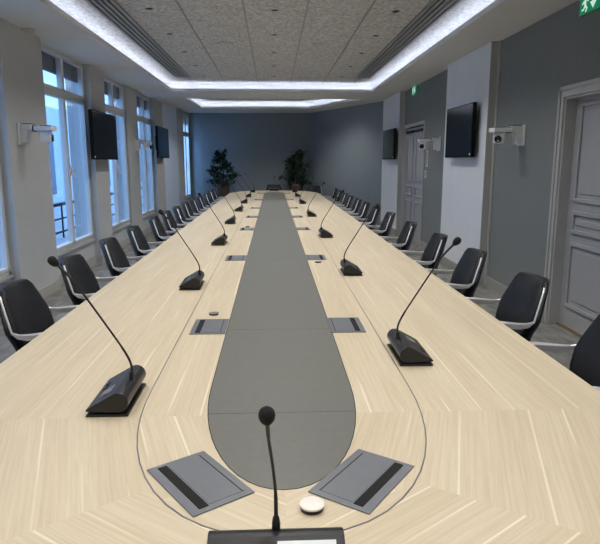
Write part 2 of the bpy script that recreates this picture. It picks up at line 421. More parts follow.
# ---- windows
def window(idx, y0, y1, x, z0, z1, ztr, tf=None):
    w = struct(empty('window_%d' % idx, (0,0,0)))
    d0, d1_ = x-.07, x-.002
    mb = MB()                                                            # outer frame and transom
    mb.box(d0, d1_, y0, y0+.05, z0, z1); mb.box(d0, d1_, y1-.05, y1, z0, z1)
    mb.box(d0, d1_, y0, y1, z0, z0+.04); mb.box(d0, d1_, y0, y1, z1-.03, z1)
    mb.box(d0, d1_, y0, y1, ztr-.025, ztr+.025)
    mb.build('window_frame', 'frame', w, bevel=.006)
    ym = (y0+y1)/2
    for k, (a, b) in enumerate(((y0+.05, ym), (ym, y1-.05))):
        for lo, hi, nm in ((z0+.04, ztr-.025, 'casement'), (ztr+.025, z1-.03, 'fanlight')):
            fw = .04
            mb = MB()
            mb.box(d0+.01, d1_+.012, a, a+fw, lo, hi); mb.box(d0+.01, d1_+.012, b-fw, b, lo, hi)
            mb.box(d0+.01, d1_+.012, a, b, lo, lo+fw); mb.box(d0+.01, d1_+.012, a, b, hi-fw*.8, hi)
            c = mb.build(nm, 'frame', w, bevel=.006)
            mb = MB(); X_ = x-.042; mb.face([(X_,a+fw,lo+fw),(X_,b-fw,lo+fw),(X_,b-fw,hi-fw*.8),(X_,a+fw,hi-fw*.8)]); mb.build('pane', 'glass', c, fix=False)
            if nm == 'casement' and k == 1:
                mb = MB(); mb.box(d1_+.012, d1_+.026, a+.012, a+.042, 1.33, 1.46)
                mb.tube([(d1_+.02, a+.027, 1.42), (d1_+.055, a+.027, 1.42), (d1_+.06, a+.03, 1.30)], .010)
                mb.build('handle', 'whitep', c, bevel=.003)
    mb = MB(); mb.box(x-.11, x-.075, y0+.02, y1-.02, ztr+.05+(z1-ztr)*.40, z1-.01); mb.build('roller_blind', 'blind', w)
    mb = MB(); mb.box(x-.01, x+.03, y0, y1, z0-.035, z0); mb.build('window_sill', 'sill', w, bevel=.004)
    return w
for i, (y0, y1) in enumerate(WIN): window(i+1, y0, y1, XN, ZS, ZT, 2.36)
w5 = window(5, 0, .95, 0, .5, 2.78, 2.25)
q = pl(1.98, -.03, 0); w5.location = q; w5.rotation_euler = (0, 0, math.atan2(-dv.x, dv.y))

# ------------------------------------------------------------------ ceiling
T1 = [(-1.98, -2.6), (1.99, -2.6), (1.99, 12.1), (-1.98, 12.1)]
T2 = [(-1.90, 13.45), (1.97, 13.45), (.97, 15.85), (-1.87, 15.95)]
def offset(loop, d):
    n = len(loop); out = []
    for i in range(n):
        p0, p1, p2 = [Vector(loop[j % n]) for j in (i-1, i, i+1)]
        a, b = (p1-p0).normalized(), (p2-p1).normalized()
        na, nb = Vector((a.y, -a.x)), Vector((b.y, -b.x))        # outward for a ccw loop
        k = (na+nb); out.append(p1+k*(d/(1+na.dot(nb))))
    return [tuple(v) for v in out]
mb = MB()
def hq(pts, z, mi=0): mb.face([(a,b,z) for a,b in pts], mi)
XA, XB = -2.95, 3.1
hq([(XA,-3.2),(-1.98,-3.2),(-1.98,12.1),(XA,12.1)], SOF); hq([(1.99,-3.2),(XB,-3.2),(XB,12.1),(1.99,12.1)], SOF)
hq([(-1.98,-3.2),(1.99,-3.2),(1.99,-2.6),(-1.98,-2.6)], SOF); hq([(XA,12.1),(XB,12.1),(XB,13.45),(XA,13.45)], SOF)
A_,B_,C_,D_ = T2
hq([(XA,13.45),A_,D_,(XA,17.6)], SOF); hq([D_,C_,(XB,17.6),(XA,17.6)], SOF); hq([B_,(XB,13.45),(XB,17.6),C_], SOF)
LIPH = .055
for loop in (T1, T2):
    o1, o2 = offset(loop, .02), offset(loop, .24)
    n = len(loop)
    for i in range(n):
        j = (i+1) % n
        def ring(l0, z0, l1, z1, mi=0): mb.face([(*l0[i],z0),(*l0[j],z0),(*l1[j],z1),(*l1[i],z1)], mi)
        ring(loop, SOF, loop, SOF+LIPH); ring(loop, SOF+LIPH, o1, SOF+LIPH); ring(o1, SOF+LIPH, o1, SOF+.015)
        ring(o1, SOF+.015, o2, SOF+.015); ring(o2, SOF+.015, o2, TIL)
    mb.face([(*p, TIL) for p in o2], 1)
mb.box(XA, XB, -3.2, 17.6, TIL+.12, TIL+.2)
struct(mb.build('ceiling', ['soffit', 'tiles'], fix=False))
# exposed grid rails of the tile ceiling
k = 0
for yy0, yy1, xs in ((-2.6, 12.2, [-.93+.645*i for i in (-1,0,1,2,3,4)]), (13.4, 15.9, [-1.2,-.55,.10,.75])):
    for xx in xs:
        k += 1
        mb = MB(); mb.box(xx-.008, xx+.008, yy0, yy1, TIL-.006, TIL-.001)
        struct(mb.build('trim_%d' % (k+2), 'rail'))
# LED strips in the coves
for loop, lab in ((T1, 'cool white light strip hidden in the cove of the large ceiling recess'), (T2, 'cool white light strip in the cove of the small far ceiling recess')):
    a, b = offset(loop, .085), offset(loop, .105); mb = MB(); n = len(loop)
    for i in range(n):
        j = (i+1) % n
        mb.hexa([(*a[i],SOF+.016),(*a[j],SOF+.016),(*b[j],SOF+.016),(*b[i],SOF+.016),(*a[i],SOF+.024),(*a[j],SOF+.024),(*b[j],SOF+.024),(*b[i],SOF+.024)])
    tag(mb.build('light_strip', 'led'), lab, 'light strip')

# linear slot diffusers
for x0, x1, lab in ((-1.77, -1.53, 'long aluminium slot air diffuser in ceiling on the window side'), (1.56, 1.80, 'long aluminium slot air diffuser in ceiling on the door side')):
    t = tag(empty('air_diffuser', ((x0+x1)/2, 0, TIL)), lab, 'air vent'); hw = (x1-x0)/2
    mb = MB(); mb.box(-hw, hw, -2.2, 11.3, -.006, -.002); mb.build('slot_backing', 'dark', t)
    for i in range(5):
        xx = -hw+i*(2*hw/4)
        mb = MB(); mb.box(xx-.018, xx+.018, -2.2, 11.3, -.024, -.006); mb.build('slat', 'slat', t)

# recessed downlights and ceiling discs
dl = None
rows = [(-1.25, 'window side row'), (.03, 'centre row'), (1.29, 'door side row')]
for xx, rn in rows:
    for i in range(11):
        y = -.8+1.205*i
        if dl is None:
            dl = empty('downlight'); o = dl
            mb = MB(); mb.lathe([(.040,-.002),(.040,-.006),(.033,-.006),(.033,-.002)], seg=20); mb.build('trim_ring', 'slat', dl)
            mb = MB(); mb.lathe([(.0328,-.0015),(.0328,-.004)], seg=20); mb.build('aperture', 'dark', dl)
        else: o = copy_tree(dl)
        o.location = (xx, y, TIL)
        vis = i-5
        if vis >= 0: lab = 'small dark recessed downlight in %s of tile ceiling, %s from top of photo' % (rn, ORD[vis])
        else: lab = 'small dark recessed downlight in %s of tile ceiling above or behind the camera' % rn
        tag(o, lab, 'downlight', 'recessed downlights')
        if y < 12.0:
            l = D.lights.new('downlight_lamp', 'SPOT'); l.energy = 40; l.color = (1.0, .972, .93)
            l.spot_size = R(128); l.spot_blend = .55; l.shadow_soft_size = .10
            lo = D.objects.new('downlight_lamp', l); C.objects.link(lo); lo.location = (xx, y, TIL-.03)
for xx, nm in ((-1.0, 'left'), (.05, 'middle'), (.9, 'right')):  # outer two are added lamps to brighten the back wall
    o = copy_tree(dl); o.location = (xx, 14.45, TIL); tag(o, 'dark recessed downlight at %s of the small far ceiling recess' % nm, 'downlight', 'recessed downlights')
    l = D.lights.new('downlight_lamp', 'SPOT'); l.energy = 60; l.color = (1.0, .972, .93); l.spot_size = R(140); l.spot_blend = .5; l.shadow_soft_size = .1
    lo = D.objects.new('downlight_lamp', l); C.objects.link(lo); lo.location = (xx, 14.45, TIL-.03)
for yy, yn in ((4.8, 'nearest pair'), (8.2, 'middle pair'), (11.6, 'far pair')):
    for xx, side in ((-.62, 'left'), (.64, 'right')):
        mb = MB(); mb.lathe([(.105,-.001),(.105,-.006),(.09,-.009),(.001,-.009)], seg=28)
        s = mb.build('ceiling_speaker', 'tiles'); s.location = (xx, yy, TIL)
        tag(s, 'flat round pale ceiling speaker, %s one of the %s in the tiles' % (side, yn), 'speaker', 'flush round ceiling speakers')
t = tag(empty('ceiling_sensor', (-2.53, 6.58, SOF)), 'small white sensor under the soffit above the nearest window pier', 'sensor')
mb = MB(); mb.box(-.06, .07, -.06, .06, -.02, 0); mb.build('mount', 'whitep', t, bevel=.004)
mb = MB(); mb.obox((.03, 0, -.035), (.09, .06, .04)); mb.build('sensor_head', 'whitep', t, bevel=.01)

# ------------------------------------------------------------------ conference table
TX, TZ = .022, .74
HW, HG, HI = 1.095, .447, .243
YN, YF, YC = 1.72, 14.75, 1.95
def P2(p): return Vector((p[0]+TX, p[1], 0))
near = dict(c=(-.90, .93), tip=(0, .29))     # relative corner of the tapered end, and its tip
def mirror_y(p): return (p[0], YN+YF-p[1])
table = tag(empty('conference_table', (TX, (YN+YF)/2, 0)), 'very long pale oak conference table with grey inlaid centre strip', 'table')
oy = (YN+YF)/2
def uvset(mb, f, ang, off):
    uv = mb.bm.loops.layers.uv.get('grain') or mb.bm.loops.layers.uv.new('grain')
    c, s = math.cos(ang), math.sin(ang)
    for l in f.loops:
        x, y = l.vert.co.x, l.vert.co.y
        l[uv].uv = (x*c+y*s+off*3.7, -x*s+y*c+off*1.913)
cl, cr, tp = (-.862, .93), (.862, .93), (0, .30)
# grain fields of the outer top: (polygon, grain angle)
in_n = (0, 1.35)
fields = []
for sgn in (-1, 1):
    fields.append(([(sgn*HW, YN), (sgn*HW, YF), (0, YF), (0, YN)], PI/2))
    c0 = (sgn*.862, .93)
    sm = (sgn*.25, 1.365)
    for mir in (False, True):
        g = (lambda p: mirror_y(p)) if mir else (lambda p: p)
        a1 = PI/2+sgn*R(18)*(1 if mir else -1)
        a2 = PI/2+sgn*R(54)*(1 if mir else -1)
        fields.append(([g(p) for p in [(sgn*HW, YN), (0, YN), (0, 1.55), sm, c0]], a1))
        fields.append(([g(p) for p in [c0, sm, (0, 1.55), (0, .30)]], a2))
mb = MB()
for k, (poly, ang) in enumerate(fields):
    for z, rev in ((TZ, False), (TZ-.038, True)):
        f = mb.face([(x, y-oy, z) for x, y in poly])
        uvset(mb, f, ang, k)
rim = [(-HW,YN),(-.862,.93),(0,.30),(.862,.93),(HW,YN),(HW,YF),mirror_y((.862,.93)),mirror_y((0,.30)),mirror_y((-.862,.93)),(-HW,YF)]
for i in range(len(rim)):
    a, b = rim[i], rim[(i+1) % len(rim)]
    f = mb.face([(a[0],a[1]-oy,TZ-.038),(b[0],b[1]-oy,TZ-.038),(b[0],b[1]-oy,TZ),(a[0],a[1]-oy,TZ)], 1); uvset(mb, f, 0, 0)
bmesh.ops.remove_doubles(mb.bm, verts=mb.bm.verts[:], dist=.0005)
for f in mb.bm.faces:
    if f.material_index == 0:
        n = f.normal; f.normal_update()
        up = f.calc_center_median().z > TZ-.01
        if (f.normal.z > 0) != up: f.normal_flip()
mb.build('outer_top', ['wood', 'edge'], table, fix=False)

def stadium(hw, ya, yb, by, n=26, p=2.0):
    """long ring with elliptical ends, counter-clockwise"""
    pts = []
    for i in range(n+1):
        t = PI+PI*i/n
        cx, sy = math.cos(t), math.sin(t)
        pts.append((hw*math.copysign(abs(cx)**(2/p), cx), ya+by*math.copysign(abs(sy)**(2/p), sy)))
    for i in range(n+1):
        t = PI*i/n
        cx, sy = math.cos(t), math.sin(t)
        pts.append((hw*math.copysign(abs(cx)**(2/p), cx), yb+by*math.copysign(abs(sy)**(2/p), sy)))
    return pts
def flat(name, mat, loop, z0, z1):
    mb = MB(); mb.prism([(x, y-oy) for x, y in loop], z0, z1)
    return mb.build(name, mat, table)
flat('groove_line', 'gap', stadium(HG+.004, YC, YN+YF-YC, .844, p=2.3), TZ, TZ+.0004)
# inner wood ring, split into grain fields by clipping
def clip(poly, a, b, c):          # keep a*x+b*y <= c
    out = []
    for i in range(len(poly)):
        p, q = poly[i], poly[(i+1) % len(poly)]
        dp, dq = a*p[0]+b*p[1]-c, a*q[0]+b*q[1]-c
        if dp <= 0: out.append(p)
        if dp*dq < 0:
            t = dp/(dp-dq); out.append((p[0]+(q[0]-p[0])*t, p[1]+(q[1]-p[1])*t))
    return out
ringp = stadium(HG, YC, YN+YF-YC, .84, p=2.3)
mb = MB(); k = 20
for sgn in (-1, 1):
    half = clip(ringp, -sgn, 0, 0)
    parts = [(clip(clip(half, 0, -1, -YN), 0, 1, YF), PI/2)]
    lowp = clip(half, 0, 1, YN); highp = clip(half, 0, -1, -YF)
    # mitre seam through (.30,1.25) and (.55,1.07)
    na, nb = .59, .807
    # seam direction (cos36, -sin36): points on the tip side satisfy  n.p < n.s
    sx, sy = .295, 1.255
    nx, ny = .588, .809
    low_w = clip(lowp, -sgn*nx, -ny, -(nx*sx+ny*sy)); low_t = clip(lowp, sgn*nx, ny, nx*sx+ny*sy)
    hi_w = clip(highp, -sgn*nx, ny, -(nx*sx-ny*(YN+YF-sy))); hi_t = clip(highp, sgn*nx, -ny, nx*sx-ny*(YN+YF-sy))
    parts += [(low_w, PI/2-sgn*R(18)), (low_t, PI/2-sgn*R(54)), (hi_w, PI/2+sgn*R(18)), (hi_t, PI/2+sgn*R(54))]
    for poly, ang in parts:
        if len(poly) < 3: continue
        k += 1
        f = mb.face([(x, y-oy, TZ+.0007) for x, y in poly]); f.normal_update()
        if f.normal.z < 0: f.normal_flip()
        uvset(mb, f, ang, k)
mb.build('inner_top', 'wood', table, fix=False)
flat('inlay_joint', 'dark', stadium(HI+.003, YC, YN+YF-YC, .663, p=2.1), TZ+.0007, TZ+.0009)
loop = stadium(HI, YC, YN+YF-YC, .66, p=2.1)
seams = [-5, YN+.01, 2.66, 4.6, 6.5, 8.4, 10.3, 12.2, 14.0, 30]
mb = MB()
for a, b in zip(seams, seams[1:]):
    pc = clip(clip(loop, 0, -1, -(a+.0012)), 0, 1, b-.0012)
    if len(pc) >= 3: mb.prism([(x, y-oy) for x, y in pc], TZ+.0009, TZ+.0013)
mb.build('inlay', 'inlay', table)
for i in range(7):
    y = 2.4+i*1.95
    mb = MB(); mb.box(-.42, .42, y-oy-.04, y-oy+.04, .02, TZ-.04); mb.box(-.5, .5, y-oy-.15, y-oy+.15, 0, .025)
    mb.build('pedestal', 'pedestal', table, bevel=.008)
mb = MB(); mb.box(-.05, .05, 2.4-oy, 14.1-oy, TZ-.16, TZ-.05); mb.build('support_beam', 'pedestal', table)

# ------------------------------------------------------------------ chairs (local: faces +x, origin on the floor)
def interp(tab, z):
    for (a, b), (c, d) in zip(tab, tab[1:]):
        if a <= z <= c: return b+(d-b)*(z-a)/(c-a)
    return tab[0][1] if z < tab[0][0] else tab[-1][1]
HWT = [(.42,.16),(.48,.185),(.56,.222),(.635,.256),(.660,.267),(.678,.265),(.712,.254),(.76,.237),(.82,.213),(.850,.196),(.861,.182),(.866,.16)]
XBT = [(.42,-.175),(.50,-.185),(.58,-.20),(.66,-.232),(.74,-.262),(.82,-.293),(.866,-.309)]
def make_chair():
    t = empty('conference_chair')
    Z0, Z1 = .44, .866
    def surf(off, dw, z0, z1, curl=.055):
        def f(u, v):
            z = z0+(z1-z0)*v
            w = interp(HWT, z)+dw
            e = abs(u)
            x = interp(XBT, z)+curl*e**2+off
            return (x, u*w, z)
        return f
    def padfront(u, v):
        x, y, z = surf(0, 0, Z0, Z1)(u, v)
        e = max(abs(u), abs(2*v-1))
        return (x+.028*(1-e**4), y, z)
    mb = MB(); mb.slab(padfront, surf(-.03, 0, Z0, Z1), 14, 14); mb.build('backrest', 'leather', t, bevel=.006, smooth=True)
    mb = MB(); mb.slab(surf(-.0285, .003, .40, Z1), (lambda u, v: surf(-.088+.042*v, -.008, .40, Z1-.004, .058)(u, v)), 14, 14); mb.build('back_shell', 'shell', t, smooth=True)
    def seat_top(u, v):
        x = -.20+.47*v; w = .225+.02*math.sin(PI*v)
        e = max(abs(u), abs(2*v-1))
        return (x, u*w, .455+.018*(1-e**4)-.03*max(0, v-.8)/.2*.6)
    mb = MB(); mb.slab(seat_top, lambda u, v: (-.20+.47*v, u*.21, .385), 10, 10); mb.build('seat', 'leather', t, bevel=.008, smooth=True)
    for s in (-1, 1):
        pts, wh = [], []
        for z in (.848, .82, .76, .71, .672):
            w = interp(HWT, z)
            pts.append((interp(XBT, z)+.034, s*(w+.004), z)); wh.append((.008, .012))
        pts += [(-.168, s*.277, .655), (-.125, s*.281, .652), (-.03, s*.278, .659), (.06, s*.275, .664), (.14, s*.262, .664)]
        wh += [(.014, .026), (.028, .030), (.046, .031), (.054, .029), (.048, .020)]
        mb = MB(); mb.ribbon(pts, wh); mb.build('armrest', 'alu', t, bevel=.005)
    mb = MB(); mb.tube([(0,0,.08),(0,0,.385)], .027, 14); mb.tube([(0,0,.08),(0,0,.22)], .036, 14); mb.build('gas_column', 'alu_dull', t)
    for k in range(4):
        a = PI/4+k*PI/2; c, s = math.cos(a), math.sin(a)
        mb = MB()
        mb.tube([(.02*c,.02*s,.115),(.16*c,.16*s,.095),(.30*c,.30*s,.055)], [.024,.018,.014], 8)
        l = mb.build('leg', 'alu', t)
        mb = MB(); mb.tube([(.295*c-.012*s,.295*s+.012*c,.028),(.295*c+.012*s,.295*s-.012*c,.028)], .028, 14); mb.build('caster', 'black', l)
    return t
chair0 = make_chair(); used = [False]
def place(x, y, rz, lab, grp):
    o = chair0 if not used[0] else copy_tree(chair0)
    used[0] = True
    o.location = (x, y, 0); o.rotation_euler = (0, 0, rz); tag(o, lab, 'chair', grp)
LY = [3.16, 4.06, 5.02, 5.98, 7.02, 7.84, 8.66, 9.54, 10.42, 11.3, 12.28, 13.2, 14.15]
RY = [2.32, 3.25, 4.25, 5.22, 6.3, 7.5, 8.5, 9.45, 10.4, 11.35, 12.25, 13.3, 14.3]
for i, y in enumerate(LY):
    w = ['beside the wall pier nearest the camera','before the nearest full window','before the nearest full window'][i] if i < 0 else None
    place(-1.122+random.uniform(-.012,.012), y, R(random.uniform(3, 7)), 'black leather chair with polished arms on window side of table, %s from near end' % ORD[i], 'chairs on the window side')
for i, y in enumerate(RY):
    lab = 'black leather chair cut off by right photo edge, nearest on the door side' if i == 0 else 'black leather chair with polished arms on door side of table, %s from near end' % ORD[i]
    place(1.216+random.uniform(-.012,.012), y, PI+R(random.uniform(-7, -3)), lab, 'chairs on the door side')
place(TX, 16.5, -PI/2, 'black leather chair at the head of table before the back wall', 'chairs at the far end')
place(.95, 15.75, PI+R(50), 'black leather chair at angled far right corner of the table', 'chairs at the far end')

# ------------------------------------------------------------------ microphone units (local: user at -x, long side along y)
def make_mic(stem, lcd=False):
    t = empty('microphone_unit')
    L = .262
    mb = MB(); mb.prism([(-.070,0),(.062,0),(.062,.008),(-.066,.008)], -L/2, L/2, axis='y'); mb.build('base_plate', 'black', t, bevel=.002)
    mb = MB(); mb.box(-.035, .045, -L/2+.03, L/2-.03, .008, .018); mb.build('riser', 'black', t)
    prof = [(-.066,.017),(-.069,.020),(-.066,.024)]
    cx, cz, r = .032, .0445, .0315
    a0 = math.atan2(.95, -.34)
    for i in range(13):
        a = a0-(a0+PI/2)*i/12
        prof.append((cx+r*math.cos(a), cz+r*math.sin(a)))
    prof.append((.0, .014))
    mb = MB(); mb.prism(prof, -L/2, L/2, axis='y'); body = mb.build('body', 'black', t, bevel=.003)
    # slanted top from (-.066,.024) to the round back
    p0, p1 = Vector((-.066,0,.024)), Vector((cx+r*math.cos(a0), 0, cz+r*math.sin(a0)))
    dd = (p1-p0).normalized(); ang = math.atan2(dd.z, dd.x)
    if lcd:
        cf = p0.lerp(p1, .62)+Vector((-dd.z, 0, dd.x))*.0004
        mb = MB(); mb.obox((cf.x, -.058, cf.z), (.066, .128, .0012), ry=-ang); mb.build('display_frame', 'stem', body)
    ctr = p0.lerp(p1, .52 if not lcd else .62)+Vector((-dd.z, 0, dd.x))*.0008
    mb = MB(); mb.obox((ctr.x, (-.045 if not lcd else -.058), ctr.z), ((.042, .062, .0015) if not lcd else (.056, .112, .0016)), ry=-ang); mb.build('display', 'lcd' if lcd else 'screen', body)
    ctr = p0.lerp(p1, .22)+Vector((-dd.z, 0, dd.x))*.0012
    for yy in (.02, .055):
        mb = MB(); mb.obox((ctr.x, yy, ctr.z), (.014, .022, .003), ry=-ang); mb.build('button', 'shell', body, bevel=.001)
    mb = MB(); mb.lathe([(.0085,.0),(.0085,.022),(.0065,.034),(.0055,.036)], (.046, 0, .064), 14); mb.build('socket', 'black', t)
    pts = [Vector((.046+a, b, z)) for a, b, z in stem]
    # smooth the stem with a Catmull-Rom pass
    sm = []
    for i in range(len(pts)-1):
        q0, q1, q2, q3 = pts[max(i-1,0)], pts[i], pts[i+1], pts[min(i+2,len(pts)-1)]
        for j in range(5):
            s = j/5
            sm.append(.5*((2*q1)+(q2-q0)*s+(2*q0-5*q1+4*q2-q3)*s*s+(3*q1-q0-3*q2+q3)*s**3))
    sm.append(pts[-1])
    n = len(sm)
    mb = MB(); mb.tube(sm, [.0040 if i < n*.33 else (.0033 if i < n*.8 else .0042) for i in range(n)], 8); g = mb.build('gooseneck', 'stem', t)
    e, dr = sm[-1], (sm[-1]-sm[-3]).normalized()
    mb = MB()
    hp = [(-.006,.006),(0,.0105),(.006,.013),(.014,.0145),(.022,.0135),(.028,.010),(.031,.004)]
    mb.tube([e+dr*a for a, _ in hp], [b for _, b in hp], 14); mb.build('windscreen', 'foam', g)
    return t
STEM = [(0,0,.085),(0,0,.125),(-.022,0,.175),(-.075,0,.262),(-.140,0,.365),(-.172,0,.412),(-.215,0,.458)]
mic0 = make_mic(STEM)
LM = [1.852, 3.665, 5.60, 7.50, 9.35, 11.15, 13.10, 15.0]
RM = [2.262, 4.07, 6.10, 8.42, 11.0, 13.15, 15.05]
first = True
for ys, x, rz, side in ((LM, -.517, 0, 'left'), (RM, .545, PI, 'right')):
    for i, y in enumerate(ys):
        o = mic0 if first else copy_tree(mic0); first = False
        xo = x - (.03 if side == 'left' and 3 <= i <= 6 else 0)
        o.location = (xo, y, TZ+.0013); o.rotation_euler = (0, 0, rz+R(random.uniform(-2,2))*(i > 0))
        tag(o, 'black gooseneck microphone unit on %s half of table, %s from near end' % (side, ORD[i]), 'microphone', 'gooseneck microphones along the table')
front = make_mic([(0,0,.085),(0,0,.12),(-.012,.001,.165),(-.045,.006,.237),(-.083,.012,.305),(-.114,.0135,.353)], True)
front.location = (0, .984, TZ+.0014); front.rotation_euler = (0, 0, PI/2)
tag(front, 'black gooseneck microphone with white display at the near end, seen from behind', 'microphone', 'gooseneck microphones along the table')
o = copy_tree(front); o.location = (TX, 15.75, TZ+.0014); o.rotation_euler = (0, 0, -PI/2)
tag(o, 'black microphone unit at the far head of table before the back wall', 'microphone', 'gooseneck microphones along the table')

# ------------------------------------------------------------------ socket boxes let into the table (local: slot on -x)
def make_tray():
    t = empty('socket_box')
    mb = MB(); mb.box(-.082,.082,-.127,.127,0,.003); mb.build('frame', 'tray', t, bevel=.001)
    mb = MB(); mb.box(-.030,.066,-.108,.108,.003,.0042); mb.build('lid', 'tray', t, bevel=.0005)
    mb = MB(); mb.box(.0575,.0605,-.108,.108,.0042,.0045); mb.build('lid_gap', 'dark', t)
    mb = MB(); mb.box(-.058,-.034,-.112,.112,.003,.0046); mb.build('cable_slot', 'slot', t)
    return t
tray0 = make_tray(); first = True
TYS = [2.718, 4.73, 6.80, 8.33, 9.93, 12.1, 14.5]
spots = [(-.19, 1.336, R(35), 'grey metal socket box set askew left of the near end of the grey strip'),
         (.218, 1.328, PI-R(36.5), 'grey metal socket box set askew right of the near end of the grey strip')]
for i, y in enumerate(TYS):
    spots.append((-.308, y, 0, 'grey flush socket box left of the grey strip, %s straight one from near end' % ORD[i]))
    spots.append((.342, y, PI, 'grey flush socket box right of the grey strip, %s straight one from near end' % ORD[i]))
for x, y, rz, lab in spots:
    o = tray0 if first else copy_tree(tray0); first = False
    o.location = (x, y, TZ+.0014); o.rotation_euler = (0, 0, rz); tag(o, lab, 'socket box', 'socket boxes let into the table')

# round pucks
def puck(x, y, mat, h, lab, r=.0285):
    t = tag(empty('table_puck', (x, y, TZ+.0018)), lab, 'puck', 'round pucks on the table')
    mb = MB(); mb.lathe([(r*.92,0),(r*.92,h*.6)], seg=28); mb.build('puck_base', 'black', t)
    mb = MB(); mb.lathe([(r*.95,h*.6),(r,h*.65),(r,h*.95),(r*.96,h),(.001,h)], seg=28); mb.build('puck_cap', mat, t)
puck(.082, 1.207, 'puckw', .014, 'white round puck on the table right of the near microphone')
puck(-.312, 2.945, 'puckg', .008, 'grey round puck behind the nearest straight socket box on the left', .026)
puck(.345, 4.49, 'puckg', .008, 'grey round puck in front of the second straight socket box on the right', .026)
puck(-.312, 7.02, 'puckg', .008, 'grey round puck behind the third straight socket box on the left', .026)

# ------------------------------------------------------------------ wall screens
def screen(x, y0, y1, z0, z1, wallx, s, lab):
    """s: direction the screen faces along x"""
    t = tag(empty('wall_screen', (x, (y0+y1)/2, (z0+z1)/2)), lab, 'television', 'wall mounted screens')
    hw, hh = (y1-y0)/2, (z1-z0)/2
    mb = MB(); a, b = sorted((0, -s*.045)); mb.box(a, b, -hw, hw, -hh, hh); mb.build('screen_housing', 'bezel', t, bevel=.004)
    mb = MB(); a, b = sorted((0, s*.002)); mb.box(a, b, -hw+.012, hw-.012, -hh+.018, hh-.012); mb.build('display', 'tv', t)
    mb = MB(); a, b = sorted((-s*.045, wallx-x)); mb.box(a, b, -.2, .2, -.15, .15); mb.build('wall_bracket', 'bezel', t)
    mb = MB(); a, b = sorted((s*.002, s*.003)); mb.box(a, b, -s*0-hw+.03, -hw+.065, -hh+.025, -hh+.05); mb.build('sticker', 'whitep', t)
screen(-2.45, 8.30, 9.56, 1.54, 2.21, XL, 1, 'black flat screen on the left wall between the two nearest full windows')
screen(-2.45, 12.92, 14.25, 1.585, 2.255, XL, 1, 'black flat screen on the left wall beyond the third window')
screen(2.42, 7.20, 8.30, 1.565, 2.22, 2.52, -1, 'large black flat screen on the nearer white panel of the right wall')
screen(2.42, 11.90, 13.12, 1.555, 2.165, 2.52, -1, 'black flat screen on the far white panel of the right wall')

# ------------------------------------------------------------------ wall cameras
def wallcam(x, y, z, s, reach, lab, turn=0):
    t = tag(empty('wall_camera', (x, y, z)), lab, 'camera', 'white cameras on wall brackets')
    t.rotation_euler = (0, 0, 0 if s > 0 else PI)
    mb = MB(); mb.box(.0, .02, -.09, .09, -.115, .10); mb.build('wall_plate', 'whitep', t, bevel=.004)
    mb = MB(); mb.prism([(.02,-.10),(.075,-.10),(.085,.02),(.13,.03),(.13,.09),(.02,.09)], -.055, .055, axis='y'); mb.build('bracket_box', 'whitep', t, bevel=.004)
    mb = MB(); mb.box(.03, .13, -.05, .05, .09, .098); mb.build('box_cover', 'dark', t)
    mb = MB(); mb.box(.13, reach-.08, -.02, .02, .045, .068); mb.box(.13, .16, -.025, .025, .02, .08, 1); mb.build('arm', ['whitep', 'dark'], t, bevel=.003)
    mb = MB(); mb.box(reach-.09, reach+.09, -.08, .08, .025, .07); mb.box(reach-.03, reach+.085, -.075, .075, .070, .076, 1); mb.build('camera_base', ['whitep', 'dark'], t, bevel=.004)
    mb = MB(); mb.box(-.06, .05, -.06, .06, -.09, .024); h = mb.build('camera_head', 'whitep', t, bevel=.012)
    h.location = (reach, 0, 0); h.rotation_euler = (0, 0, R(turn))
    mb = MB(); mb.lathe([(.034,.045),(.036,.075),(.028,.075),(.026,.066),(.001,.066)], (0,0,-.045), 18, axis='x'); mb.build('lens', 'tv', h)
wallcam(XL, 6.32, 1.80, 1, .255, 'white camera on bracket at left wall before the nearest full window', 20)
wallcam(-2.655, 11.72, 1.83, 1, .22, 'white camera on bracket at left wall between second and third full windows')
wallcam(XR, 6.20, 1.79, -1, .24, 'white camera on bracket at the grey right wall beside the near door', 55)
wallcam(XR, 9.32, 1.79, -1, .24, 'white camera on bracket at the grey right wall before the far door', 40)
# small notices beside the far door
for z0, z1, y, lab in ((1.42, 1.70, 10.02, 'tall narrow pale notice on right wall beside the far door'), (1.24, 1.36, 10.06, 'small pale plate on right wall below the narrow notice')):
    mb = MB(); mb.box(XR-.012, XR, y-.05, y+.05, z0, z1); mb.box(XR-.014, XR-.012, y-.03, y+.03, z0+.02, z1-.02, 1)
    tag(mb.build('wall_plate', ['whitep', 'alu_dull'], bevel=.002), lab, 'wall plate')

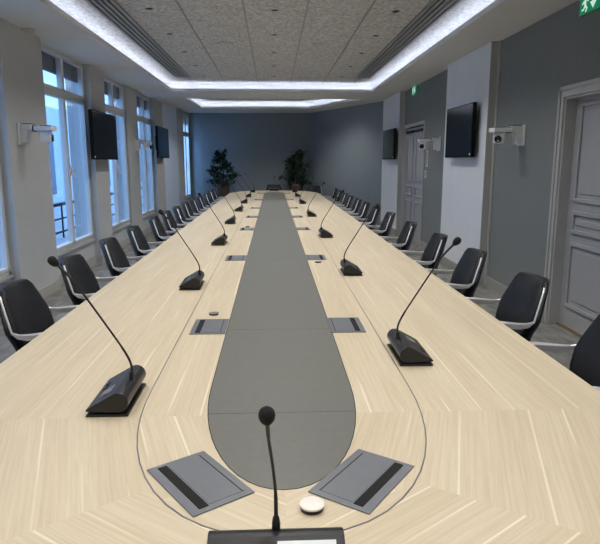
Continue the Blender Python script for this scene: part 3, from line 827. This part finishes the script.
# ------------------------------------------------------------------ exit signs
def exit_sign(y, lab):
    t = tag(empty('exit_sign', (XR-.06, y, 2.775)), lab, 'exit sign', 'green exit signs on the right wall')
    mb = MB(); mb.box(-.004, .06, -.15, .15, .075, .09); mb.build('sign_housing', 'whitep', t)
    mb = MB(); mb.box(-.006, .006, -.145, .145, -.075, .075); pnl = mb.build('sign_panel', 'green', t)
    mb = MB(); mb.box(-.008, .008, -.15, .15, -.083, -.075); mb.build('bottom_rail', 'alu_dull', t)
    def P(*pts): mb.prism([(-a, b) for a, b in pts], -.0085, -.006, axis='x')   # seen from the room, +a is to the right
    mb = MB()      # running figure
    P(*[(-.06+.015*math.cos(k*PI/5), .048+.015*math.sin(k*PI/5)) for k in range(10)])
    P((-.085,.03),(-.05,.035),(-.045,-.01),(-.07,-.012)); P((-.07,-.01),(-.045,-.01),(-.02,-.035),(-.04,-.065),(-.052,-.058),(-.04,-.036))
    P((-.07,-.01),(-.055,-.02),(-.078,-.045),(-.11,-.045),(-.11,-.032),(-.084,-.032)); P((-.05,.033),(-.02,.012),(-.012,.022),(-.045,.04)); P((-.085,.03),(-.11,.01),(-.10,.0),(-.076,.02))
    mb.build('running_figure', 'signwhite', pnl)
    mb = MB(); P((.045,.06),(.085,.06),(.085,.0),(.115,.0),(.065,-.055),(.015,.0),(.045,.0)); mb.build('arrow', 'signwhite', pnl)
exit_sign(4.92, 'lit green exit sign with running figure at top right above near door')
exit_sign(10.9, 'small distant lit green exit sign above the far door')

# ------------------------------------------------------------------ plants
def plant(x, y, h, lab, seed):
    rnd = random.Random(seed)
    t = tag(empty('potted_plant', (x, y, 0)), lab, 'plant', 'potted trees before the back wall')
    mb = MB(); mb.lathe([(.13,0),(.15,.02),(.19,.82),(.20,.86),(.185,.88),(.17,.84)], seg=20); p = mb.build('planter', 'wicker', t)
    mb = MB(); mb.lathe([(.168,.80),(.168,.838),(.001,.845)], seg=20); mb.build('soil', 'soil', p)
    br = MB(); br.tube([(0,0,.8),(.02,.01,1.15),(-.02,0,1.45),(.01,0,h-.08)], [.018,.014,.010,.004], 7)
    lf = MB()
    for i in range(34):
        z = .86+(h-.95)*(i/33)
        a = rnd.uniform(0, 2*PI); k = (z-.8)/(h-.8)
        ln = (.42*(1-k)**.8+.07)*rnd.uniform(.65, 1.15)*(.62 if z < .95 else 1)
        tip = Vector((ln*math.cos(a), ln*math.sin(a), z+.10*rnd.uniform(-.3, 1.1))); b0 = Vector((0, 0, z-.06))
        br.tube([b0, b0.lerp(tip, .5)+Vector((0,0,.03)), tip], [.005,.004,.002], 5)
        for j in range(26):
            c = b0.lerp(tip, rnd.uniform(.25, 1.08))+Vector([rnd.gauss(0,.035) for _ in range(3)])
            d = Vector((math.cos(a)+rnd.gauss(0,.7), math.sin(a)+rnd.gauss(0,.7), rnd.uniform(-1.0,.4))).normalized()
            s = d.cross(Vector((rnd.gauss(0,.4), rnd.gauss(0,.4), 1))).normalized(); n = d.cross(s)
            L_, W_ = rnd.uniform(.09,.14), rnd.uniform(.026,.040)
            q = [c, c+d*L_*.45+s*W_+n*.006, c+d*L_, c+d*L_*.45-s*W_+n*.006]
            lf.face(q)
    br.build('trunk', 'bark', t); lf.build('foliage', 'leaf', t, fix=False)
plant(-1.42, 16.85, 1.86, 'bushy green potted tree in brown planter before back wall, left of table', 3)
plant(.66, 16.85, 1.84, 'dark green potted tree before back wall, right of the table head', 8)

# ------------------------------------------------------------------ outside the windows
mb = MB(); mb.box(-9.0, -2.96, 2, 40, -.3, .12); struct(mb.build('terrace', 'terrace'))
t = tag(empty('building', (-7.5, 20, 0)), 'pale courtyard building seen through the windows', 'building')
mb = MB(); mb.box(-.6, 0, -20, 60, .0, 3.3); mb.build('facade', 'facade', t)
for i in range(16):
    y = -14+i*3.4
    mb = MB(); mb.box(0, .05, y, y+1.1, .4, 2.7); mb.build('window', 'fwin', t)
    mb = MB(); mb.box(0, .22, y+1.9, y+2.35, 0, 3.3); mb.build('pilaster', 'facade', t)
t = tag(empty('balcony_railing', (-3.9, 12, .12)), 'dark metal railing outside the windows', 'railing')
mb = MB(); mb.tube([(0,-9,.62),(0,14,.62)], .03, 8); mb.tube([(0,-9,.36),(0,14,.36)], .015, 8); mb.tube([(0,-9,.12),(0,14,.12)], .02, 8); mb.build('rail', 'railing', t)
for i in range(24):
    mb = MB(); mb.tube([(0,-9+i,0),(0,-9+i,.62)], .018, 6); mb.build('post', 'railing', t)

# ------------------------------------------------------------------ daylight through the windows
w = D.worlds.new('sky'); bpy.context.scene.world = w; w.use_nodes = True
nt = w.node_tree; nt.nodes.clear(); L = nt.links
out = N(nt, 'ShaderNodeOutputWorld'); bg = N(nt, 'ShaderNodeBackground')
tc = N(nt, 'ShaderNodeTexCoord'); sp_ = N(nt, 'ShaderNodeSeparateXYZ'); L.new(tc.outputs['Generated'], sp_.inputs[0])
rp = N(nt, 'ShaderNodeValToRGB'); e = rp.color_ramp.elements
e[0].position = .0; e[0].color = (.26, .48, .86, 1); e[1].position = .6; e[1].color = (.38, .64, 1.0, 1)
L.new(sp_.outputs['Z'], rp.inputs['Fac']); L.new(rp.outputs['Color'], bg.inputs['Color'])
bg.inputs['Strength'].default_value = 2.6
L.new(bg.outputs[0], out.inputs['Surface'])

l = D.lights.new('skylight_lamp', 'AREA'); l.shape = 'RECTANGLE'; l.size = 2.2; l.size_y = .9; l.energy = 60; l.color = (.30, .55, 1.0)
o = D.objects.new('skylight_lamp', l); C.objects.link(o); o.location = (-3.2, 16.0, 1.9)
o.rotation_euler = (Vector((-3.2, 16.0, 1.9))-Vector((-1.9, 17.3, 1.1))).to_track_quat('Z', 'X').to_euler()

# ------------------------------------------------------------------ camera
p = math.atan((CY-VY)/F)
ax = Vector(((VX-CX)/F, (VY-CY)/F, 1)).normalized()
up = Vector((0, -math.cos(p), -math.sin(p))); up = (up-ax*(up @ ax)).normalized()
rt = (-up).cross(ax)
# rows: world axes in camera coords (x right, y down, z forward) -> Blender camera axes in world
cxw = Vector((rt.x, ax.x, up.x)); cyw = -Vector((rt.y, ax.y, up.y)); czw = -Vector((rt.z, ax.z, up.z))
cam = D.cameras.new('camera'); co = D.objects.new('camera', cam); C.objects.link(co)
m = Matrix((cxw, cyw, czw)).transposed().to_4x4(); m.translation = (0, 0, CAMZ)
co.matrix_world = m
cam.sensor_fit = 'HORIZONTAL'; cam.sensor_width = 36; cam.lens = F/600*36; cam.clip_start = .02
sc = bpy.context.scene; sc.camera = co
sc.view_settings.view_transform = 'Standard'; sc.view_settings.look = 'None'
sc.view_settings.exposure = 0; sc.view_settings.gamma = 1
